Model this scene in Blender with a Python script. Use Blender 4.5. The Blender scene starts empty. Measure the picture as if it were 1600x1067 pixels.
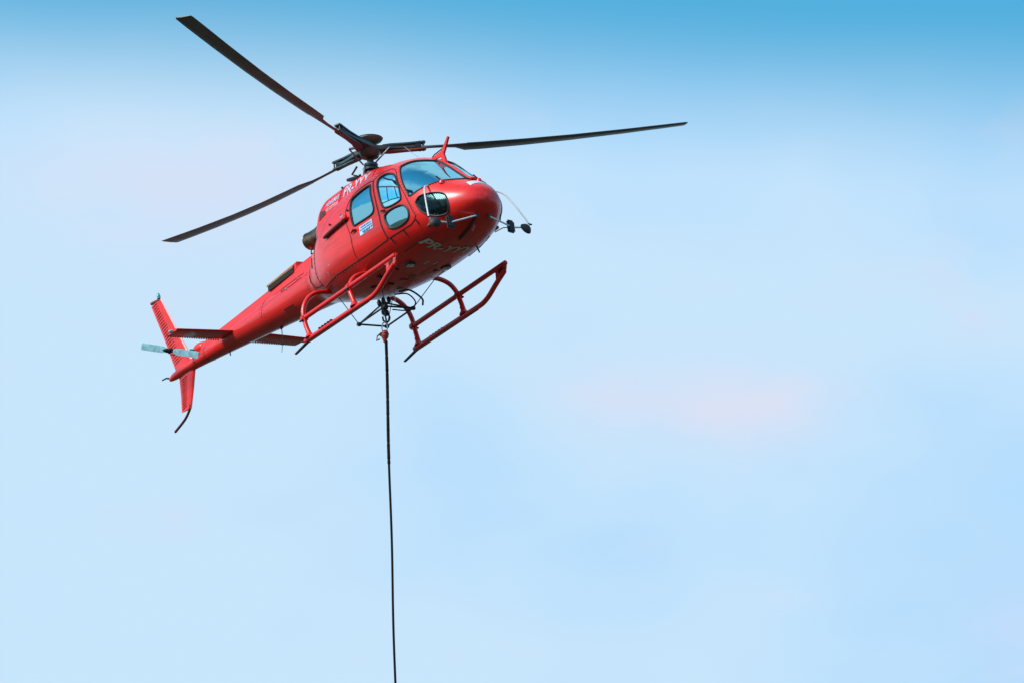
import bpy, bmesh, math, random
import numpy as np
from mathutils import Matrix, Vector
random.seed(4)
PI = math.pi
SC = bpy.context.scene
COL = SC.collection

# ------------------------------------------------------------------ camera, sky, sun, exposure
ELEV = math.radians(20.0)
cam_d = bpy.data.cameras.new('camera')
cam = bpy.data.objects.new('camera', cam_d)
COL.objects.link(cam)
cam.location = (0, 0, 1.7)
cam.rotation_euler = (PI / 2 + ELEV, 0, 0)
cam_d.sensor_width = 36.0
cam_d.lens = 470.25
cam_d.clip_start = 0.5
cam_d.clip_end = 20000
SC.camera = cam
SC.render.resolution_x, SC.render.resolution_y = 1024, 682

SUN_AZ, SUN_EL = math.radians(238), math.radians(36)      # azimuth clockwise from +Y (view direction)
sd = Vector((math.sin(SUN_AZ) * math.cos(SUN_EL), math.cos(SUN_AZ) * math.cos(SUN_EL), math.sin(SUN_EL)))
sun_d = bpy.data.lights.new('sun', 'SUN')
sun_d.energy = 4.2
sun_d.angle = math.radians(20)
sun_d.color = (1.0, 0.95, 0.88)
sun = bpy.data.objects.new('sun', sun_d)
COL.objects.link(sun)
sun.rotation_euler = (-sd).to_track_quat('-Z', 'Y').to_euler()

W = bpy.data.worlds.new('World')
SC.world = W
W.use_nodes = True
nt = W.node_tree
nt.nodes.clear()
def wn(t, **k):
    n = nt.nodes.new(t)
    for a, b in k.items():
        setattr(n, a, b)
    return n
def wl(a, b): nt.links.new(a, b)
def wmath(op, a, b=None, clamp=False):
    n = wn('ShaderNodeMath', operation=op, use_clamp=clamp)
    for i, v in enumerate((a, b)):
        if v is None: continue
        if isinstance(v, (int, float)): n.inputs[i].default_value = v
        else: wl(v, n.inputs[i])
    return n.outputs[0]
def wmix(fac, a, b):
    n = wn('ShaderNodeMix', data_type='RGBA')
    for s, v in ((0, fac), (6, a), (7, b)):
        if isinstance(v, (int, float)): n.inputs[s].default_value = v
        elif isinstance(v, tuple): n.inputs[s].default_value = (*v, 1)
        else: wl(v, n.inputs[s])
    return n.outputs[2]
out = wn('ShaderNodeOutputWorld')
bg = wn('ShaderNodeBackground')
sky = wn('ShaderNodeTexSky', sky_type='NISHITA', sun_disc=False)
sky.sun_elevation = SUN_EL
sky.sun_rotation = SUN_AZ
sky.air_density, sky.dust_density, sky.ozone_density = 1.2, 0.6, 2.0
tc = wn('ShaderNodeTexCoord')
sep = wn('ShaderNodeSeparateXYZ')
wl(tc.outputs['Generated'], sep.inputs[0])
def wnoise(scale, detail, off=(0, 0, 0), stretch=(1, 1, 1)):
    m = wn('ShaderNodeMapping')
    m.inputs['Location'].default_value = off
    m.inputs['Scale'].default_value = stretch
    wl(tc.outputs['Generated'], m.inputs[0])
    n = wn('ShaderNodeTexNoise')
    n.inputs['Scale'].default_value = scale
    n.inputs['Detail'].default_value = detail
    wl(m.outputs[0], n.inputs['Vector'])
    return n.outputs['Fac']
# clear blue above a bank of thin pale cloud whose upper edge lies near 21 degrees
blue = wn('ShaderNodeVectorMath', operation='MULTIPLY')
wl(sky.outputs[0], blue.inputs[0])
blue.inputs[1].default_value = (0.10 * 0.54, 0.10 * 1.68, 0.10 * 1.80)
edge_n = wnoise(9.0, 2.0, (0.3, 0.1, 0.7), (1, 1, 2.0))
el = wmath('ADD', sep.outputs['Z'], wmath('MULTIPLY', wmath('SUBTRACT', edge_n, 0.5), 0.012))
el = wmath('SUBTRACT', el, wmath('MULTIPLY', sep.outputs['X'], -0.055))
mr = wn('ShaderNodeMapRange', interpolation_type='SMOOTHSTEP')
wl(el, mr.inputs['Value'])
mr.inputs['From Min'].default_value = math.sin(math.radians(20.65))
mr.inputs['From Max'].default_value = math.sin(math.radians(21.55))
open_blue = mr.outputs[0]
# pale cloud returns in broken patches higher up
hi_n = wnoise(1.6, 6.0, (2.1, 0.4, 1.3), (1, 1, 1.4))
hr = wn('ShaderNodeMapRange', interpolation_type='SMOOTHSTEP')
wl(hi_n, hr.inputs['Value'])
hr.inputs['From Min'].default_value = 0.44
hr.inputs['From Max'].default_value = 0.62
hz = wn('ShaderNodeMapRange', interpolation_type='SMOOTHSTEP')
wl(sep.outputs['Z'], hz.inputs['Value'])
hz.inputs['From Min'].default_value = math.sin(math.radians(24))
hz.inputs['From Max'].default_value = math.sin(math.radians(34))
patch = wmath('MULTIPLY', hr.outputs[0], hz.outputs[0])
clear = wmath('MULTIPLY', open_blue, wmath('SUBTRACT', 1.0, patch))
# the veil itself: blue-white with lilac swells
v1 = wnoise(26.0, 3.0, (0.0, 0.0, 0.0), (1, 1, 1.6))
vr = wn('ShaderNodeMapRange', interpolation_type='SMOOTHSTEP')
wl(wmath('SUBTRACT', v1, wmath('MULTIPLY', sep.outputs['X'], 3.0)), vr.inputs['Value'])
vr.inputs['From Min'].default_value = 0.36
vr.inputs['From Max'].default_value = 0.66
veil = wmix(vr.outputs[0], (0.445, 0.715, 0.985), (0.575, 0.785, 0.975))
v2 = wnoise(70.0, 4.0, (1.7, 0.2, 0.6), (1, 1, 1.8))
v2r = wn('ShaderNodeMapRange', interpolation_type='SMOOTHSTEP')
wl(v2, v2r.inputs['Value'])
v2r.inputs['From Min'].default_value = 0.58
v2r.inputs['From Max'].default_value = 0.80
veil = wmix(wmath('MULTIPLY', v2r.outputs[0], 0.6), veil, (0.66, 0.745, 0.91))
def swell(cx, el_deg, wx, wz, amt, col, seed):
    global veil
    nx_ = wnoise(150.0, 4.0, (seed, 0.3, 0.9), (1, 1, 2.2))
    wob = wmath('MULTIPLY', wmath('SUBTRACT', nx_, 0.5), 1.3)
    dx = wmath('ADD', wmath('DIVIDE', wmath('SUBTRACT', sep.outputs['X'], cx), wx), wob)
    dz = wmath('ADD', wmath('DIVIDE', wmath('SUBTRACT', sep.outputs['Z'], math.sin(math.radians(el_deg))), wz), wob)
    r2 = wmath('ADD', wmath('MULTIPLY', dx, dx), wmath('MULTIPLY', dz, dz))
    g = wmath('POWER', 2.718, wmath('MULTIPLY', r2, -1.0))
    front = wmath('GREATER_THAN', sep.outputs['Y'], 0.0)
    veil = wmix(wmath('MULTIPLY', wmath('MULTIPLY', g, front), amt), veil, col)
swell(0.0172, 19.72, 0.0062, 0.0026, 0.80, (0.74, 0.75, 0.90), 3.1)
swell(0.0080, 19.76, 0.0048, 0.0020, 0.60, (0.72, 0.75, 0.90), 5.7)
swell(-0.0245, 20.66, 0.0110, 0.0038, 0.70, (0.70, 0.75, 0.92), 7.3)
swell(0.0380, 18.75, 0.0040, 0.0040, 0.40, (0.64, 0.72, 0.95), 2.2)
colr = wmix(clear, veil, blue.outputs[0])
wl(colr, bg.inputs['Color'])
bg.inputs['Strength'].default_value = 1.0
wl(bg.outputs[0], out.inputs[0])

SC.view_settings.view_transform = 'Standard'
SC.view_settings.look = 'None'
SC.view_settings.exposure = 0.0
SC.view_settings.gamma = 1.0
SC.view_settings.use_curve_mapping = False

# ------------------------------------------------------------------ materials
def new_mat(name):
    m = bpy.data.materials.new(name)
    m.use_nodes = True
    return m, m.node_tree, m.node_tree.nodes['Principled BSDF']
def simple(name, col, rough=0.5, metal=0.0, coat=0.0, var=0.12, scale=9.0, bump=0.0, coat_rough=0.08, spec=0.5):
    m, t, b = new_mat(name)
    b.inputs['Roughness'].default_value = rough
    b.inputs['Metallic'].default_value = metal
    b.inputs['Coat Weight'].default_value = coat
    b.inputs['Coat Roughness'].default_value = coat_rough
    b.inputs['Specular IOR Level'].default_value = spec
    c = t.nodes.new('ShaderNodeTexCoord')
    n = t.nodes.new('ShaderNodeTexNoise')
    n.inputs['Scale'].default_value = scale
    n.inputs['Detail'].default_value = 5
    t.links.new(c.outputs['Object'], n.inputs['Vector'])
    r = t.nodes.new('ShaderNodeValToRGB')
    r.color_ramp.elements[0].position = 0.3
    r.color_ramp.elements[1].position = 0.75
    r.color_ramp.elements[0].color = (*[max(0, x * (1 - var)) for x in col], 1)
    r.color_ramp.elements[1].color = (*[min(1, x * (1 + var)) for x in col], 1)
    t.links.new(n.outputs['Fac'], r.inputs[0])
    t.links.new(r.outputs[0], b.inputs['Base Color'])
    mr = t.nodes.new('ShaderNodeMapRange')
    mr.inputs['To Min'].default_value = max(0.02, rough - 0.08)
    mr.inputs['To Max'].default_value = min(1, rough + 0.1)
    t.links.new(n.outputs['Fac'], mr.inputs['Value'])
    t.links.new(mr.outputs[0], b.inputs['Roughness'])
    if bump:
        bn = t.nodes.new('ShaderNodeBump')
        bn.inputs['Strength'].default_value = bump
        bn.inputs['Distance'].default_value = 0.01
        t.links.new(n.outputs['Fac'], bn.inputs['Height'])
        t.links.new(bn.outputs[0], b.inputs['Normal'])
    return m
def paint(name, col, dirt=0.35, coat=0.65):
    """glossy aircraft enamel with faint panel waviness and oily streaks running along the body"""
    m, t, b = new_mat(name)
    c = t.nodes.new('ShaderNodeTexCoord')
    mp = t.nodes.new('ShaderNodeMapping')
    mp.inputs['Scale'].default_value = (0.9, 7.0, 7.0)
    t.links.new(c.outputs['Object'], mp.inputs[0])
    n = t.nodes.new('ShaderNodeTexNoise')
    n.inputs['Scale'].default_value = 2.2
    n.inputs['Detail'].default_value = 7
    n.inputs['Roughness'].default_value = 0.62
    t.links.new(mp.outputs[0], n.inputs['Vector'])
    r = t.nodes.new('ShaderNodeValToRGB')
    r.color_ramp.elements[0].position = 0.44
    r.color_ramp.elements[1].position = 0.74
    r.color_ramp.elements[0].color = (0, 0, 0, 1)
    r.color_ramp.elements[1].color = (dirt, dirt, dirt, 1)
    t.links.new(n.outputs['Fac'], r.inputs[0])
    n2 = t.nodes.new('ShaderNodeTexNoise')
    n2.inputs['Scale'].default_value = 3.0
    n2.inputs['Detail'].default_value = 3
    t.links.new(c.outputs['Object'], n2.inputs['Vector'])
    base = t.nodes.new('ShaderNodeMix'); base.data_type = 'RGBA'
    base.inputs[6].default_value = (col[0] * 0.93, col[1] * 0.9, col[2] * 0.9, 1)
    base.inputs[7].default_value = (min(1, col[0] * 1.06), col[1] * 1.1, col[2] * 1.1, 1)
    t.links.new(n2.outputs['Fac'], base.inputs[0])
    mx = t.nodes.new('ShaderNodeMix'); mx.data_type = 'RGBA'
    t.links.new(r.outputs[0], mx.inputs[0])
    t.links.new(base.outputs[2], mx.inputs[6])
    mx.inputs[7].default_value = (0.11, 0.032, 0.018, 1)
    t.links.new(mx.outputs[2], b.inputs['Base Color'])
    b.inputs['Roughness'].default_value = 0.42
    b.inputs['Specular IOR Level'].default_value = 0.25
    b.inputs['Coat Weight'].default_value = coat
    b.inputs['Coat IOR'].default_value = 1.45
    rr = t.nodes.new('ShaderNodeMapRange')
    rr.inputs['To Min'].default_value = 0.12
    rr.inputs['To Max'].default_value = 0.30
    t.links.new(n.outputs['Fac'], rr.inputs['Value'])
    t.links.new(rr.outputs[0], b.inputs['Coat Roughness'])
    bn = t.nodes.new('ShaderNodeBump')
    bn.inputs['Strength'].default_value = 0.25
    bn.inputs['Distance'].default_value = 0.006
    t.links.new(n2.outputs['Fac'], bn.inputs['Height'])
    t.links.new(bn.outputs[0], b.inputs['Normal'])
    t.links.new(bn.outputs[0], b.inputs['Coat Normal'])
    return m
def glass(name, tint, refl, ior=1.6, rough=0.05):
    m, t, b = new_mat(name)
    t.nodes.remove(b)
    o = t.nodes['Material Output']
    tr = t.nodes.new('ShaderNodeBsdfTransparent')
    tr.inputs[0].default_value = (*tint, 1)
    gl = t.nodes.new('ShaderNodeBsdfGlossy')
    gl.inputs[0].default_value = (0.46, 0.93, 1.0, 1)
    gl.inputs['Roughness'].default_value = rough
    lw = t.nodes.new('ShaderNodeFresnel')
    lw.inputs['IOR'].default_value = ior
    ad = t.nodes.new('ShaderNodeMath'); ad.operation = 'ADD'; ad.use_clamp = True
    ad.inputs[1].default_value = refl
    t.links.new(lw.outputs[0], ad.inputs[0])
    mx = t.nodes.new('ShaderNodeMixShader')
    t.links.new(ad.outputs[0], mx.inputs[0])
    t.links.new(tr.outputs[0], mx.inputs[1])
    t.links.new(gl.outputs[0], mx.inputs[2])
    t.links.new(mx.outputs[0], o.inputs[0])
    return m
RED = paint('red_enamel', (0.80, 0.014, 0.012), 0.45)
RED_PLAIN = paint('red_enamel_skids', (0.78, 0.015, 0.012), 0.35)
RED_DARK = simple('dark_red_rail', (0.10, 0.012, 0.010), 0.45)
BLACK = simple('black_rubber', (0.012, 0.013, 0.014), 0.6)
BLACKM = simple('black_painted_steel', (0.022, 0.024, 0.026), 0.42, 0.3)
SEAM = simple('seam_dark_red', (0.035, 0.006, 0.006), 0.7)  # dark red joint lines between panels and around doors
GREYM = simple('hub_titanium_grey', (0.17, 0.20, 0.21), 0.38, 0.7, var=0.3, scale=14)
TEALM = simple('hub_composite_teal_grey', (0.055, 0.10, 0.11), 0.4, 0.3, var=0.3, scale=14)
ARMM = simple('star_brown_composite', (0.070, 0.046, 0.036), 0.4, 0.2, coat=0.3, var=0.5, scale=8)
RUST = simple('starflex_rust_red', (0.28, 0.045, 0.02), 0.5, var=0.35, scale=12)
STEEL = simple('brushed_steel', (0.55, 0.57, 0.58), 0.3, 0.9)
PALE = simple('pale_grey_paint', (0.62, 0.66, 0.68), 0.35, coat=0.3)
BLADE = simple('rotor_blade_brown_grey', (0.105, 0.135, 0.145), 0.42, var=0.45, scale=2.2)
EXH = simple('burnt_exhaust_metal', (0.20, 0.13, 0.09), 0.32, 0.8, var=0.6, scale=5, bump=0.15)
TAN = simple('tan_heat_shield', (0.38, 0.22, 0.10), 0.5, 0.3, var=0.3)
DARK = simple('near_black_plate', (0.012, 0.011, 0.010), 0.8)
DECAL = simple('white_blue_decal', (0.46, 0.55, 0.70), 0.4)
DECAL_P = simple('pink_white_decal', (0.72, 0.50, 0.60), 0.4)
DECAL_G = simple('pale_green_grey_decal', (0.52, 0.58, 0.50), 0.45)
INK = simple('blue_ink', (0.03, 0.14, 0.42), 0.5)
STICK = simple('pale_blue_sticker', (0.50, 0.68, 0.86), 0.4)
LINER = simple('cabin_liner_grey', (0.40, 0.46, 0.48), 0.8)
SEATM = simple('seat_dark_fabric', (0.035, 0.04, 0.045), 0.9, bump=0.3, scale=60)
PANEL = simple('console_brown', (0.16, 0.060, 0.040), 0.6)
GLASS = glass('cyan_tinted_acrylic', (0.45, 0.75, 0.82), 0.58)
GLASS_D = glass('dark_tinted_acrylic', (0.72, 0.80, 0.80), 0.0, 1.38, 0.16)
GLASS_W = glass('windshield_acrylic', (0.60, 0.86, 0.93), 0.62)
LENS = simple('lamp_lens', (0.45, 0.60, 0.60), 0.12, 0.4, coat=1.0, var=0.5, scale=40)
ROPE = simple('black_rope_sheath', (0.008, 0.008, 0.009), 0.85, var=0.5, scale=60, bump=0.5, spec=0.15)
REDHOOK = simple('red_orange_swivel', (0.30, 0.022, 0.010), 0.5, var=0.4, scale=30)
GREENM = simple('olive_fitting', (0.15, 0.17, 0.06), 0.5)
SKIN = simple('skin', (0.52, 0.27, 0.19), 0.55)
SHIRT = simple('white_shirt', (0.62, 0.64, 0.68), 0.85)
TROUS = simple('dark_trousers', (0.03, 0.035, 0.05), 0.9)
HAIR = simple('dark_hair', (0.03, 0.02, 0.015), 0.7)

# ------------------------------------------------------------------ mesh helpers
def link(name, verts, faces, mat, parent=None, smooth=True):
    me = bpy.data.meshes.new(name)
    me.from_pydata([tuple(map(float, v)) for v in verts], [], faces)
    me.validate()
    if smooth:
        me.polygons.foreach_set('use_smooth', [True] * len(me.polygons))
    me.materials.append(mat)
    o = bpy.data.objects.new(name, me)
    COL.objects.link(o)
    if parent is not None:
        o.parent = parent
    return o
class MB:
    """collects shapes that belong to ONE piece"""
    def __init__(s): s.v = []; s.f = []; s.flat = set()
    def add(s, v, f):
        k = len(s.v); s.v += [tuple(p) for p in v]
        s.f += [tuple(i + k for i in q) for q in f]
        return s
    def tube(s, pts, r, n=8, closed=False, caps=True):
        P = np.array(pts, float)
        m = len(P)
        rr = np.full(m, r, float) if np.isscalar(r) else np.array(r, float)
        if closed: T = np.roll(P, -1, 0) - np.roll(P, 1, 0)
        else:
            T = np.gradient(P, axis=0)
        T /= np.linalg.norm(T, axis=1, keepdims=True) + 1e-12
        a = np.array([0, 0, 1.0]) if abs(T[0][2]) < 0.9 else np.array([0, 1.0, 0])
        N = np.cross(T[0], a); N /= np.linalg.norm(N)
        v = []
        for i in range(m):
            N = N - T[i] * (N @ T[i]); N /= np.linalg.norm(N) + 1e-12
            B = np.cross(T[i], N)
            for k in range(n):
                t = 2 * PI * k / n
                v.append(P[i] + rr[i] * (math.cos(t) * N + math.sin(t) * B))
        f = []
        for i in range(m if closed else m - 1):
            j = (i + 1) % m
            for k in range(n):
                f.append((i * n + k, i * n + (k + 1) % n, j * n + (k + 1) % n, j * n + k))
        if caps and not closed:
            f.append(tuple(range(n - 1, -1, -1)))
            f.append(tuple((m - 1) * n + k for k in range(n)))
        return s.add(v, f)
    def box(s, c, size, rot=None, bev=0.0):
        bm = bmesh.new()
        bmesh.ops.create_cube(bm, size=1)
        for v in bm.verts: v.co = Vector((v.co.x * size[0], v.co.y * size[1], v.co.z * size[2]))
        if bev: bmesh.ops.bevel(bm, geom=bm.edges[:], offset=bev, segments=2, affect='EDGES')
        M = Matrix.Translation(c) @ (rot.to_4x4() if rot is not None else Matrix())
        v = [M @ q.co for q in bm.verts]
        bm.verts.index_update()
        f = [[q.index for q in p.verts] for p in bm.faces]
        bm.free()
        return s.add(v, f)
    def lathe(s, prof, c, axis=(0, 0, 1), n=24):
        q = Vector((0, 0, 1)).rotation_difference(Vector(axis)).to_matrix()
        v = []
        for r, h in prof:
            for k in range(n):
                t = 2 * PI * k / n
                v.append(Vector(c) + q @ Vector((r * math.cos(t), r * math.sin(t), h)))
        f = []
        for i in range(len(prof) - 1):
            for k in range(n):
                f.append((i * n + k, i * n + (k + 1) % n, (i + 1) * n + (k + 1) % n, (i + 1) * n + k))
        f.append(tuple(range(n - 1, -1, -1)))
        f.append(tuple((len(prof) - 1) * n + k for k in range(n)))
        return s.add(v, f)
    def plate(s, poly, t):
        """thin solid: polygon of 3D points (roughly planar), thickness t along its normal"""
        P = [Vector(p) for p in poly]
        n = Vector((0, 0, 0))
        for i in range(len(P)): n += P[i].cross(P[(i + 1) % len(P)])
        n.normalize()
        k = len(P)
        v = [p + n * t / 2 for p in P] + [p - n * t / 2 for p in P]
        f = [tuple(range(k)), tuple(range(2 * k - 1, k - 1, -1))]
        for i in range(k):
            j = (i + 1) % k
            f.append((i, i + k, j + k, j))
        return s.add(v, f)
    def build(s, name, mat, parent=None, smooth=True):
        o = link(name, s.v, s.f, mat, parent, smooth)
        if smooth:
            me = o.data
            # keep hard edges hard
            bm = bmesh.new(); bm.from_mesh(me)
            bmesh.ops.recalc_face_normals(bm, faces=bm.faces[:])
            for e in bm.edges:
                if len(e.link_faces) == 2 and e.calc_face_angle(0) > 0.7: e.smooth = False
            bm.to_mesh(me); bm.free()
        return o
def smooth_curve(pts, n=6, closed=False):
    P = np.array(pts, float)
    m = len(P); out = []
    rng = range(m) if closed else range(m - 1)
    for i in rng:
        p1, p2 = P[i], P[(i + 1) % m]
        p0 = P[i - 1] if (closed or i > 0) else 2 * p1 - p2
        p3 = P[(i + 2) % m] if (closed or i + 2 < m) else 2 * p2 - p1
        for k in range(n):
            t = k / n
            out.append(0.5 * ((2 * p1) + (-p0 + p2) * t + (2 * p0 - 5 * p1 + 4 * p2 - p3) * t * t + (-p0 + 3 * p1 - 3 * p2 + p3) * t ** 3))
    if not closed: out.append(P[-1])
    return np.array(out)
def pchip(xs, ys, x):
    xs = np.asarray(xs, float); ys = np.asarray(ys, float)
    x = np.clip(np.asarray(x, float), xs[0], xs[-1])
    h = np.diff(xs); d = np.diff(ys) / h; m = np.zeros(len(xs))
    for i in range(1, len(xs) - 1):
        if d[i - 1] * d[i] > 0:
            w1 = 2 * h[i] + h[i - 1]; w2 = h[i] + 2 * h[i - 1]
            m[i] = (w1 + w2) / (w1 / d[i - 1] + w2 / d[i])
    m[0] = d[0]; m[-1] = d[-1]
    i = np.clip(np.searchsorted(xs, x, side='right') - 1, 0, len(h) - 1)
    t = (x - xs[i]) / h[i]
    return ys[i] * (1 + 2 * t) * (1 - t) ** 2 + h[i] * m[i] * t * (1 - t) ** 2 + ys[i + 1] * t * t * (3 - 2 * t) + h[i] * m[i + 1] * t * t * (t - 1)
class Loft:
    """body of superelliptic sections; rows: X, top z, bottom z, half width, z of widest, top and bottom exponent"""
    def __init__(s, rows): s.r = np.array(sorted(rows), float)
    def par(s, X): return [pchip(s.r[:, 0], s.r[:, k], X) for k in range(1, 7)]
    def pt(s, X, a, side=-1):
        X = np.asarray(X, float); a = np.asarray(a, float)
        zt, zb, hw, zc, n1, n2 = s.par(X)
        up = a >= 0; n = np.where(up, n1, n2)
        c = np.abs(np.cos(a)) ** (2 / n); q = np.abs(np.sin(a)) ** (2 / n)
        z = np.where(up, zc + (zt - zc) * q, zc - (zc - zb) * q)
        return np.stack([X + 0 * a, side * hw * c, z], -1)
    def normal(s, X, a, side=-1):
        e = 1e-3
        d1 = s.pt(X + e, a, side) - s.pt(X - e, a, side)
        d2 = s.pt(X, a + e, side) - s.pt(X, a - e, side)
        n = np.cross(d1, d2)
        n /= np.linalg.norm(n, axis=-1, keepdims=True) + 1e-12
        # d1 points forward, d2 climbs: on the right side (side=-1) d1 x d2 points to the right
        return n * (1 if side < 0 else -1)
    def off(s, X, a, d, side=-1):
        X = np.asarray(X, float); a = np.asarray(a, float)
        return s.pt(X, a, side) + s.normal(X, a, side) * d
    def y_at(s, X, z):
        zt, zb, hw, zc, n1, n2 = s.par(X)
        q = np.where(z >= zc, (z - zc) / (zt - zc), (zc - z) / (zc - zb))
        n = np.where(z >= zc, n1, n2)
        return hw * np.clip(1 - np.clip(q, 0, 1) ** n, 0, 1) ** (1 / n)
    def zbot(s, X, y):
        zt, zb, hw, zc, n1, n2 = s.par(X)
        return zc - (zc - zb) * np.clip(1 - np.clip(np.abs(y) / hw, 0, 1) ** n2, 0, 1) ** (1 / n2)
def in_poly(px, py, poly):
    res = np.zeros(px.shape, bool)
    x, y = poly[:, 0], poly[:, 1]
    j = len(poly) - 1
    for i in range(len(poly)):
        c = ((y[i] > py) != (y[j] > py)) & (px < (x[j] - x[i]) * (py - y[i]) / (y[j] - y[i] + 1e-15) + x[i])
        res ^= c; j = i
    return res

# ------------------------------------------------------------------ ground (below the frame; lights the belly)
gr = MB()
n = 48
gr.add([(0, 0, 0)] + [(9000 * math.cos(2 * PI * k / n), 9000 * math.sin(2 * PI * k / n), 0) for k in range(n)],
       [(0, 1 + k, 1 + (k + 1) % n) for k in range(n)])
gm = simple('dry_grass_ground', (0.042, 0.034, 0.014), 0.95, var=0.45, scale=0.05)
ground = gr.build('ground', gm, None, False)
ground['kind'] = 'structure'

# ------------------------------------------------------------------ helicopter frame: X forward, Y left, Z up
HM = Matrix(((0.5192, 0.84272, -0.1423, -1.93848), (-0.85225, 0.523, -0.01228, 205.64879), (0.06408, 0.12765, 0.98975, 76.83473), (0, 0, 0, 1)))
q_ = HM.to_quaternion(); q_.normalize()
HM = Matrix.Translation(HM.to_translation()) @ q_.to_matrix().to_4x4()
HELI = bpy.data.objects.new('helicopter', None)
COL.objects.link(HELI)
HELI.matrix_world = HM
HELI['label'] = 'red helicopter with three rotor blades and skids hovering in the blue sky'
HELI['category'] = 'helicopter'

FUS = Loft([
 (3.25, 1.03, .99, .02, 1.01, 2, 2), (3.22, 1.13, .91, .15, 1.01, 2, 2), (3.14, 1.25, .825, .28, 1.01, 2, 2),
 (3.0, 1.36, .74, .41, 1.02, 2, 2.1), (2.8, 1.49, .66, .54, 1.04, 2.05, 2.2), (2.6, 1.65, .605, .65, 1.07, 2.05, 2.3),
 (2.3, 1.90, .56, .765, 1.12, 2.05, 2.35), (2.05, 2.085, .54, .83, 1.16, 2.1, 2.4), (1.7, 2.275, .53, .895, 1.2, 2.2, 2.4),
 (1.2, 2.36, .53, .93, 1.22, 2.55, 2.4), (0.6, 2.36, .54, .94, 1.24, 2.8, 2.35), (0.0, 2.31, .585, .91, 1.27, 2.85, 2.3),
 (-.5, 2.24, .66, .84, 1.31, 2.75, 2.25), (-.9, 2.12, .76, .73, 1.35, 2.5, 2.2), (-1.3, 1.96, .89, .58, 1.38, 2.2, 2.15),
 (-1.55, 1.85, .98, .46, 1.40, 2.0, 2.05), (-1.72, 1.78, 1.03, .39, 1.41, 2, 2)])
BOOM = Loft([(-1.65, 1.79, 1.02, .39, 1.41, 2, 2), (-3, 1.765, 1.175, .30, 1.47, 2, 2), (-4.2, 1.75, 1.315, .225, 1.535, 2, 2),
 (-5.4, 1.725, 1.445, .15, 1.585, 2, 2), (-6.2, 1.70, 1.52, .095, 1.61, 2, 2), (-6.75, 1.68, 1.56, .06, 1.62, 2, 2), (-6.87, 1.65, 1.58, .035, 1.615, 2, 2)])
COWL = Loft([(1.15, 2.36, 2.0, .16, 2.0, 2.2, 2), (.95, 2.46, 2.0, .28, 2.0, 2.4, 2), (.6, 2.56, 1.95, .37, 1.95, 2.8, 2), (.2, 2.61, 1.9, .43, 1.9, 3, 2),
 (-.4, 2.62, 1.8, .46, 1.8, 3.2, 2), (-.95, 2.615, 1.7, .46, 1.7, 3.2, 2), (-1.12, 2.57, 1.6, .45, 1.65, 3.2, 2), (-1.25, 2.44, 1.55, .43, 1.6, 3, 2), (-1.33, 2.15, 1.5, .40, 1.55, 2.4, 2)])

# outlines on the body, as (X, section angle)
P_FUP = smooth_curve([(1.614, .753), (1.448, .766), (1.326, .681), (1.337, .542), (1.42, .366), (1.498, .20), (1.569, .133), (1.757, .124), (1.934, .173), (1.978, .245), (1.896, .456), (1.746, .663)], 6, True)
P_FLO = smooth_curve([(1.614, .047), (1.82, .085), (2.006, .097), (2.10, .029), (2.122, -.065), (2.078, -.187), (1.95, -.26), (1.785, -.281), (1.636, -.227), (1.58, -.11), (1.553, .002)], 6, True)
P_REAR = smooth_curve([(.591, .45), (.62, .51), (.70, .545), (.92, .60), (1.10, .615), (1.135, .57), (1.20, .40), (1.285, .20), (1.28, .13), (1.21, .10), (1.05, .086), (.80, .076), (.69, .076), (.645, .11), (.615, .2), (.591, .317)], 5, True)
P_WS = smooth_curve([(1.735, .90), (1.75, 1.0), (1.846, 1.16), (1.934, 1.28), (2.03, 1.44), (2.06, 1.51), (2.16, 1.535), (2.45, 1.535), (2.74, 1.53), (2.825, 1.49), (2.83, 1.38), (2.80, 1.24), (2.741, 1.058), (2.642, .861), (2.498, .604), (2.305, .375), (2.20, .28), (2.155, .275), (2.12, .32), (1.93, .58)], 5, True)
P_CHIN = smooth_curve([(2.294, .11), (2.371, .245), (2.537, .326), (2.697, .362), (2.797, .29), (2.846, .029), (2.835, -.236), (2.775, -.443), (2.636, -.416), (2.482, -.263), (2.371, -.088), (2.316, .034)], 6, True)
P_FD = np.array([(1.531, .901), (1.63, .86), (1.719, .766), (1.901, .497), (2.072, .276), (2.183, .038), (2.249, -.16), (2.20, -.27), (2.084, -.348), (1.80, -.40), (1.531, -.42), (1.487, -.40), (1.465, -.2), (1.426, .074), (1.36, .26), (1.255, .50), (1.171, .708), (1.25, .78), (1.40, .86)])
P_RD = np.array([(1.155, .70), (1.24, .50), (1.345, .26), (1.410, .074), (1.45, -.2), (1.47, -.40), (1.45, -.43), (1.0, -.465), (.58, -.483), (.53, -.44), (.519, -.371), (.541, -.007), (.47, .12), (.425, .20), (.44, .35), (.513, .49), (.652, .62), (.85, .68), (1.05, .715)])

# equal-arc spacing of the section angle
aa = np.linspace(-PI / 2, PI / 2, 4001)
pp = FUS.pt(np.full_like(aa, 0.9), aa)
s_ = np.concatenate([[0], np.cumsum(np.linalg.norm(np.diff(pp, axis=0), axis=1))])
def arc_angles(k): return np.interp(np.linspace(0, s_[-1], k), s_, aa)

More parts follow.
